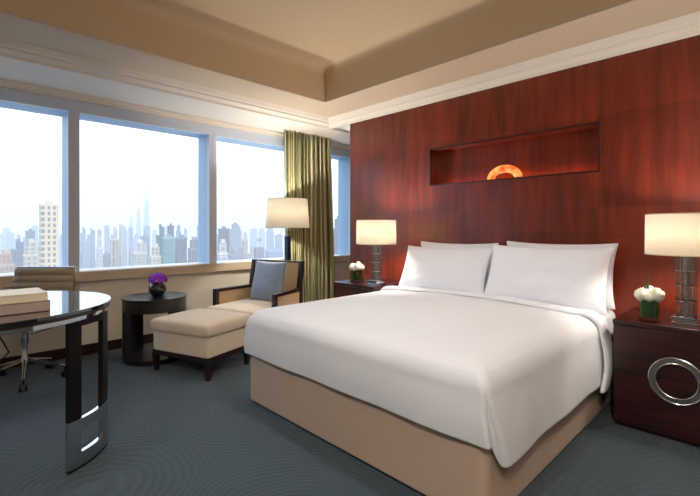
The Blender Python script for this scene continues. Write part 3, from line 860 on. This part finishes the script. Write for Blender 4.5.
# books / folders on the desk
bk = empty('large_book', (-2.69, .05, DZ), 0, 'thick taupe bound book lying on the desk, lowest of the stack', 'book')
b = MB(); b.box(-.135, .135, -.345, .345, 0, .006); b.box(-.135, .135, -.345, .345, .046, .052); b.box(.129, .135, -.345, .345, 0, .052); b.build('cover', M['book_taupe'], bk, bevel=.002)
b = MB(); b.box(-.13, .129, -.338, .338, .006, .046); b.build('page_block', M['paper'], bk)
bk = empty('large_book', (-2.695, .045, DZ+.052), .015, 'cream covered book lying on top of the taupe book', 'book')
b = MB(); b.box(-.13, .13, -.34, .34, 0, .005); b.box(-.13, .13, -.34, .34, .034, .040); b.box(.124, .13, -.34, .34, 0, .04); b.build('cover', M['book_cream'], bk, bevel=.002)
b = MB(); b.box(-.125, .124, -.333, .333, .005, .034); b.build('page_block', M['paper'], bk)

# ------------------------------------------------------------------ office chair
RC_ = math.radians(45.7)
oc = empty('office_chair', (-4.36, .50, 0), RC_-.0, 'ribbed taupe leather swivel chair with chrome star base behind the desk', 'office chair')
# local: +x along camera right, +y away; chair faces -y
hub = .165
b = MB(); b.lathe([(0, .11), (.030, .11), (.034, .17), (.020, .20), (.020, .30), (.028, .30), (.028, .44), (0, .44)], 20); b.build('column', M['chrome'], oc)
for i in range(5):
    a = math.radians(-54+72*i)
    dx, dy = math.cos(a), math.sin(a)
    b = MB(); b.tube([(.02*dx, .02*dy, hub), (.15*dx, .15*dy, .13), (.30*dx, .30*dy, .088)], [.016, .013, .010], 10)
    lg = b.build('leg', M['chrome'], oc)
    b = MB(); b.lathe([(.008, .05), (.008, .095)], 10, (.29*dx, .29*dy))
    for s in (-1, 1):
        seg = 16; cx, cy = .29*dx-dy*.012*s, .29*dy+dx*.012*s
        pts = []
        for k in range(seg):
            q = 2*PI*k/seg; pts.append((math.cos(q)*.028, math.sin(q)*.028))
        A = [b.bm.verts.new((cx+dx*p-(-dy)*.008*0, cy+dy*p, .028+z)) for p, z in pts]
        B = [b.bm.verts.new((cx+dx*p-dy*.014*s, cy+dy*p+dx*.014*s, .028+z)) for p, z in pts]
        b.bm.faces.new(A[::-1]); b.bm.faces.new(B)
        for k in range(seg): b.bm.faces.new((A[k], A[(k+1) % seg], B[(k+1) % seg], B[k]))
    b.build('caster', M['black_plastic'], lg)
def ribbed(name, path, w0, w1, m):
    """leather sling along a 2d path (y, z), ribbed across"""
    b = MB(); n = len(path)
    def fn(u, v):
        s = v*(n-1); i = min(int(s), n-2); t = s-i
        y = path[i][0]+(path[i+1][0]-path[i][0])*t; z = path[i][1]+(path[i+1][1]-path[i][1])*t
        w = w0+(w1-w0)*v
        dy, dz = path[i+1][0]-path[i][0], path[i+1][1]-path[i][1]; L = math.hypot(dy, dz)
        rb = (.006 if NR > 9 else .011)*abs(math.sin(v*PI*NR))
        x = (u-.5)*w
        return (x, y+dz/L*(-rb)+.02*(2*u-1)**2*-0, z+dy/L*rb)
    NR = 18 if name == 'seat_sling' else 8
    b.grid(fn, 10, NR*6)
    return b.build(name, m, oc, solid=.016, ang=60)
back = [(.16, .50), (.19, .60), (.215, .74), (.23, .905)]
ribbed('back_sling', back, .60, .50, M['leather'])
ribbed('seat_sling', [(-.28, .47), (-.22, .485), (0, .47), (.14, .475), (.16, .50)], .50, .54, M['leather'])
b = MB()
for s in (-1, 1):
    b.tube([(s*.27, -.28, .455), (s*.27, 0, .455), (s*.28, .15, .49), (s*.275, .19, .62), (s*.25, .245, .915)], .009, 8)
    b.tube([(s*.27, -.10, .45), (s*.30, -.17, .58), (s*.30, -.20, .705), (s*.30, .0, .715), (s*.285, .19, .70)], .009, 8)
b.tube([(-.27, 0, .45), (0, 0, .44), (.27, 0, .45)], .010, 8); b.tube([(-.25, .245, .912), (.25, .245, .912)], .007, 8)
b.build('frame', M['chrome'], oc)
for s in (-1, 1):
    b = MB(); b.tube([(s*.30, -.20, .722), (s*.30, -.02, .73)], .014, 8); b.build('armrest', M['black_plastic'], oc)

b = MB(); b.tube([(-4.82, .05, .30), (-4.62, .10, .24), (-4.4, .2, .27), (-3.9, .30, .30), (-3.5, .32, .45), (-3.3, .2, .74)], .005, 8)
tag(b.build('power_cord', M['cable']), 'thin black cord sagging from the wall to the desk', 'cord')

# ------------------------------------------------------------------ city outside
gz = -150
b = MB(); b.box(-9000, -60, -7000, 9000, gz-2, gz)
struct(b.build('ground', simple('city_ground', (150, 150, 150), .9, scale=.01)), 'hazy city ground far below')
def tower(x, y, w, d, top, wall, win, label, group=None, bw=3.2, bh=3.4, mo=1.0, style=0, rz=.0):
    t = empty('tower_block', (x, y, gz), rz, label, 'building', group)
    h = top-gz
    f = facade(wall, win, bw, bh, mo)
    b = MB(); b.box(-w/2, w/2, -d/2, d/2, 0, h*(.93 if style else 1))
    if style == 1: b.box(-w*.36, w*.36, -d*.36, d*.36, h*.93, h)
    if style == 2: b.box(-w/2, w*.05, -d/2, d/2, h*.93, h)
    if style == 3: b.box(-w*.3, w*.3, -d*.58, d*.58, 0, h*.90)
    b.build('shaft', f, t, smooth=False)
    pl = facade(wall, wall, 50, 50, .1)
    b = MB(); b.box(-w*.22, w*.15, -d*.2, d*.25, h-.5, h+3.5); b.build('roof_house', pl, t, smooth=False)
    b = MB(); b.box(-w/2-.4, w/2+.4, -d/2-.4, d/2+.4, h*(.93 if style else 1)-1.2, h*(.93 if style else 1)+.6)
    b.build('parapet', pl, t, smooth=False)
    return t
def PX(px, py, D):
    """compass bearing and height of a landmark at depth D from the room"""
    u = (px-350)/420; th = math.radians(45.7)
    return D*(u*math.cos(th)-math.sin(th)), D*(u*math.sin(th)+math.cos(th)), H+(229-py)/420*D
CITY = [
 # px0, px1, top, depth, wall, window, label, group, bw, bh, mortar, style
 (39, 59, 205, 330, (226, 208, 178), (120, 112, 104), 'cream tower with a grid of square windows, tallest in the first window pane', None, 3.6, 4.6, 1.9, 0),
 (23, 39, 243, 360, (214, 200, 180), (150, 150, 150), 'low cream block touching the tall cream tower', None, 4, 4, 1.6, 1),
 (25, 35, 231, 620, (120, 128, 140), (90, 98, 112), 'slim grey block rising behind the low cream block', None, 3, 3.5, .8, 0),
 (11, 24, 242, 520, (110, 118, 132), (84, 92, 108), 'dark grey slab between the pink block and the cream block', None, 3, 3.5, .8, 2),
 (-6, 15, 254, 340, (206, 176, 158), (160, 140, 132), 'pinkish low block at the edge of the first window pane', None, 3, 3.6, 1.2, 1),
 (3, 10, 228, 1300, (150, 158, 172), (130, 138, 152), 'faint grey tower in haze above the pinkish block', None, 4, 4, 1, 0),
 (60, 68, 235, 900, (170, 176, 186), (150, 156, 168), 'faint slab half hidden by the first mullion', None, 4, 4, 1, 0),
 (96, 103, 240, 520, (222, 218, 212), (176, 176, 180), 'narrow white apartment tower in the second pane', None, 3, 3.4, 1, 1),
 (110, 119, 230, 480, (214, 202, 188), (140, 128, 120), 'beige ribbed twin-shaft tower in the second pane', None, 3.2, 60, 1.2, 3),
 (119, 122, 224, 490, (226, 220, 210), (170, 165, 160), 'slim pale tower joined beside the beige ribbed one', None, 3, 60, 1, 0),
 (82, 90, 241, 600, (176, 182, 192), (150, 156, 170), 'grey apartment block low beside the second mullion', None, 3, 3.4, 1, 0),
 (132, 147, 243, 430, (216, 208, 198), (170, 166, 162), 'wide pale block with flat roof below the spires', None, 4, 3.4, 1, 2),
 (150, 161, 247, 420, (218, 208, 190), (150, 146, 140), 'low cream block before the green glass tower', None, 3.4, 3.8, 1.4, 1),
 (140, 149, 236, 700, (130, 140, 158), (104, 116, 138), 'bluish slab behind the cream block', None, 3, 3.6, .7, 0),
 (156, 164, 227, 520, (92, 112, 112), (66, 88, 92), 'dark green stepped tower in the second pane', None, 3, 3.6, .7, 2),
 (162, 175, 238, 400, (134, 160, 156), (104, 136, 134), 'green glass office block in the second pane', None, 3, 3.6, .5, 0),
 (167, 174, 226, 560, (96, 108, 116), (70, 84, 94), 'dark boxy top of a tower behind the green glass block', None, 3, 3.6, .7, 0),
 (175, 187, 238, 440, (128, 134, 142), (100, 106, 118), 'mid grey office slab right of the green glass block', None, 3, 3.4, .7, 0),
 (188, 201, 240, 450, (150, 146, 150), (112, 108, 116), 'grey-mauve ribbed slab next to the third mullion', None, 3, 80, 1.1, 1),
 (218, 229, 229, 560, (118, 112, 116), (86, 84, 92), 'dark brown-grey tower at the start of the third pane', None, 3.4, 3.6, .8, 0),
 (217, 228, 243, 400, (206, 204, 204), (150, 152, 158), 'white-framed low block below the dark tower', None, 5, 5, 1.2, 1),
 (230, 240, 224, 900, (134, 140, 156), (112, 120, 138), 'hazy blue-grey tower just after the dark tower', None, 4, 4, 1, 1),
 (242, 248, 240, 560, (206, 190, 176), (150, 138, 132), 'slender beige tower in the third pane', None, 3, 60, 1, 0),
 (254, 264, 241, 600, (150, 152, 162), (118, 122, 136), 'mid-grey ribbed block in the third pane', None, 3, 60, 1, 3),
 (266, 283, 251, 700, (160, 170, 186), (130, 142, 160), 'low wide block behind the floor lamp column', None, 4, 4, 1, 0),
 (333, 344, 219, 480, (104, 112, 126), (78, 88, 104), 'dark grey tower in the narrow pane past the curtain', None, 3, 3.4, .8, 1),
 (326, 336, 236, 600, (170, 176, 186), (140, 148, 160), 'pale block beside the dark tower past the curtain', None, 3, 3.4, .8, 0),
]
def place(px0, px1, top, D, wall, win, label, group, bw, bh, mo, style):
    x, y, z = PX((px0+px1)/2, top, D)
    for _ in range(30):
        x, y, z = PX((px0+px1)/2, top, D)
        if all(math.hypot(x-a[0], y-a[1]) > .75*((px1-px0)/420*D+a[2]) for a in USED): break
        D += 22
    USED.append((x, y, (px1-px0)/420*D))
    u = ((px0+px1)/2-350)/420
    w = (px1-px0)/420*D*math.cos(math.atan(u))*.86
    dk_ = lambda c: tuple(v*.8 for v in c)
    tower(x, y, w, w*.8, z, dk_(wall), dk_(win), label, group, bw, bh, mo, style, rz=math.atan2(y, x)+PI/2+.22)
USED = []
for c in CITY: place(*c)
rnd = random.Random(11)
panes = [(0, 60, 'first'), (80, 200, 'second'), (217, 284, 'third')]
for a, z_, nm in panes:
    x = a
    while x < z_:
        w = rnd.uniform(4, 9); D = rnd.choice([900, 1100, 1400])
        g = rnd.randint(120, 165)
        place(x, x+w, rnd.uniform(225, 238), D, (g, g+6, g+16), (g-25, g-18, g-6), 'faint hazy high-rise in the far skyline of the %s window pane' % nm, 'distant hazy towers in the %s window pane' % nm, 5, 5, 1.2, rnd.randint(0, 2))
        x += w+rnd.uniform(0, 3)
    x = a
    while x < z_:
        w = rnd.uniform(4, 8); D = rnd.uniform(520, 800)
        g = rnd.randint(140, 200)
        place(x, x+w, rnd.uniform(246, 258), D, (g+4, g, g-4), (g-30, g-28, g-24), 'low mid-distance block between taller towers of the %s window pane' % nm, 'low mid-distance blocks in the %s window pane' % nm, 3.4, 3.4, 1.2, rnd.randint(0, 2))
        x += w+rnd.uniform(1, 8)
# three slender landmark spires
for px, top, w0, lab in ((131, 205, 4.0, 'shortest of three faint supertall spires in the haze'), (138.5, 196, 4.0, 'middle-height of three faint supertall spires in the haze'), (146.5, 183, 5.0, 'tallest faint needle-topped tower in the haze')):
    D = 1700; x, y, z = PX(px, top, D); h = z-gz; w = w0/420*D
    t = empty('spire_tower', (x, y, gz), .4, lab, 'building')
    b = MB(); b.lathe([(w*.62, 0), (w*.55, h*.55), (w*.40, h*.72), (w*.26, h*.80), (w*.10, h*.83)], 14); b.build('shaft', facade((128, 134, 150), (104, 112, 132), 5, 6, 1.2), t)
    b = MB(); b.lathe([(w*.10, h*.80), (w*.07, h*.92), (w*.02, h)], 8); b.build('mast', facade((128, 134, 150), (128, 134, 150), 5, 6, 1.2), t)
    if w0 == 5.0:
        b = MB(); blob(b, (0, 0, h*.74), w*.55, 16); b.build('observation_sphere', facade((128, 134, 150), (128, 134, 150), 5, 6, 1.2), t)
# haze filling the air over the city
m = bpy.data.materials.new('city_haze'); m.use_nodes = True; nt = m.node_tree
nt.nodes.remove(nt.nodes['Principled BSDF'])
v = nn(nt, 'ShaderNodeVolumeScatter'); v.inputs['Color'].default_value = (.965, .95, 1, 1); v.inputs['Density'].default_value = .00075; v.inputs['Anisotropy'].default_value = .3
nt.links.new(v.outputs[0], nt.nodes['Material Output'].inputs['Volume'])
b = MB(); b.box(-5000, -150, -3500, 6500, gz+.5, 420)
hz = b.build('haze', m); tag(hz, 'pale smoggy haze hanging over the city outside', 'haze', None, 'stuff')

# ------------------------------------------------------------------ world
w = bpy.data.worlds.new('World'); SC.world = w; w.use_nodes = True; nt = w.node_tree
bg = nt.nodes['Background']
tc = nn(nt, 'ShaderNodeTexCoord'); sp = nn(nt, 'ShaderNodeSeparateXYZ'); nt.links.new(tc.outputs['Generated'], sp.inputs[0])
r = nn(nt, 'ShaderNodeValToRGB'); cr = r.color_ramp
cr.elements[0].position = 0; cr.elements[0].color = (.62, .68, .78, 1)
cr.elements[1].position = 1; cr.elements[1].color = (.42, .60, .92, 1)
e = cr.elements.new(.10); e.color = (.98, .97, 1.0, 1)
e = cr.elements.new(.24); e.color = (1.0, 1.0, 1.0, 1)
e = cr.elements.new(.36); e.color = (.66, .84, 1.0, 1)
nt.links.new(sp.outputs['Z'], r.inputs['Fac']); nt.links.new(r.outputs['Color'], bg.inputs['Color'])
bg.inputs['Strength'].default_value = 2.1
# weak soft sun on the building sides that face the room
sun = light('sun', 'SUN', (0, 0, 50), .9, (1, .93, .84)); sun.data.angle = math.radians(12)
sun.rotation_euler = (math.radians(52), 0, math.radians(70))

# ------------------------------------------------------------------ camera
cam = bpy.data.cameras.new('camera'); cam.sensor_width = 36; cam.lens = 36*420/700
cam.shift_y = -19/700; cam.clip_end = 20000; cam.clip_start = .05
co = bpy.data.objects.new('camera', cam); COL.objects.link(co)
co.location = (0, 0, H); co.rotation_euler = (PI/2, 0, math.radians(45.7))
SC.camera = co
SC.view_settings.view_transform = 'Standard'; SC.view_settings.look = 'None'
SC.view_settings.exposure = .55; SC.view_settings.gamma = 1
SC.cycles.max_bounces = 8; SC.cycles.diffuse_bounces = 4; SC.cycles.glossy_bounces = 4
SC.cycles.transmission_bounces = 6; SC.cycles.transparent_max_bounces = 12; SC.cycles.volume_bounces = 1
SC.cycles.sample_clamp_indirect = 6; SC.cycles.caustics_reflective = False; SC.cycles.caustics_refractive = False
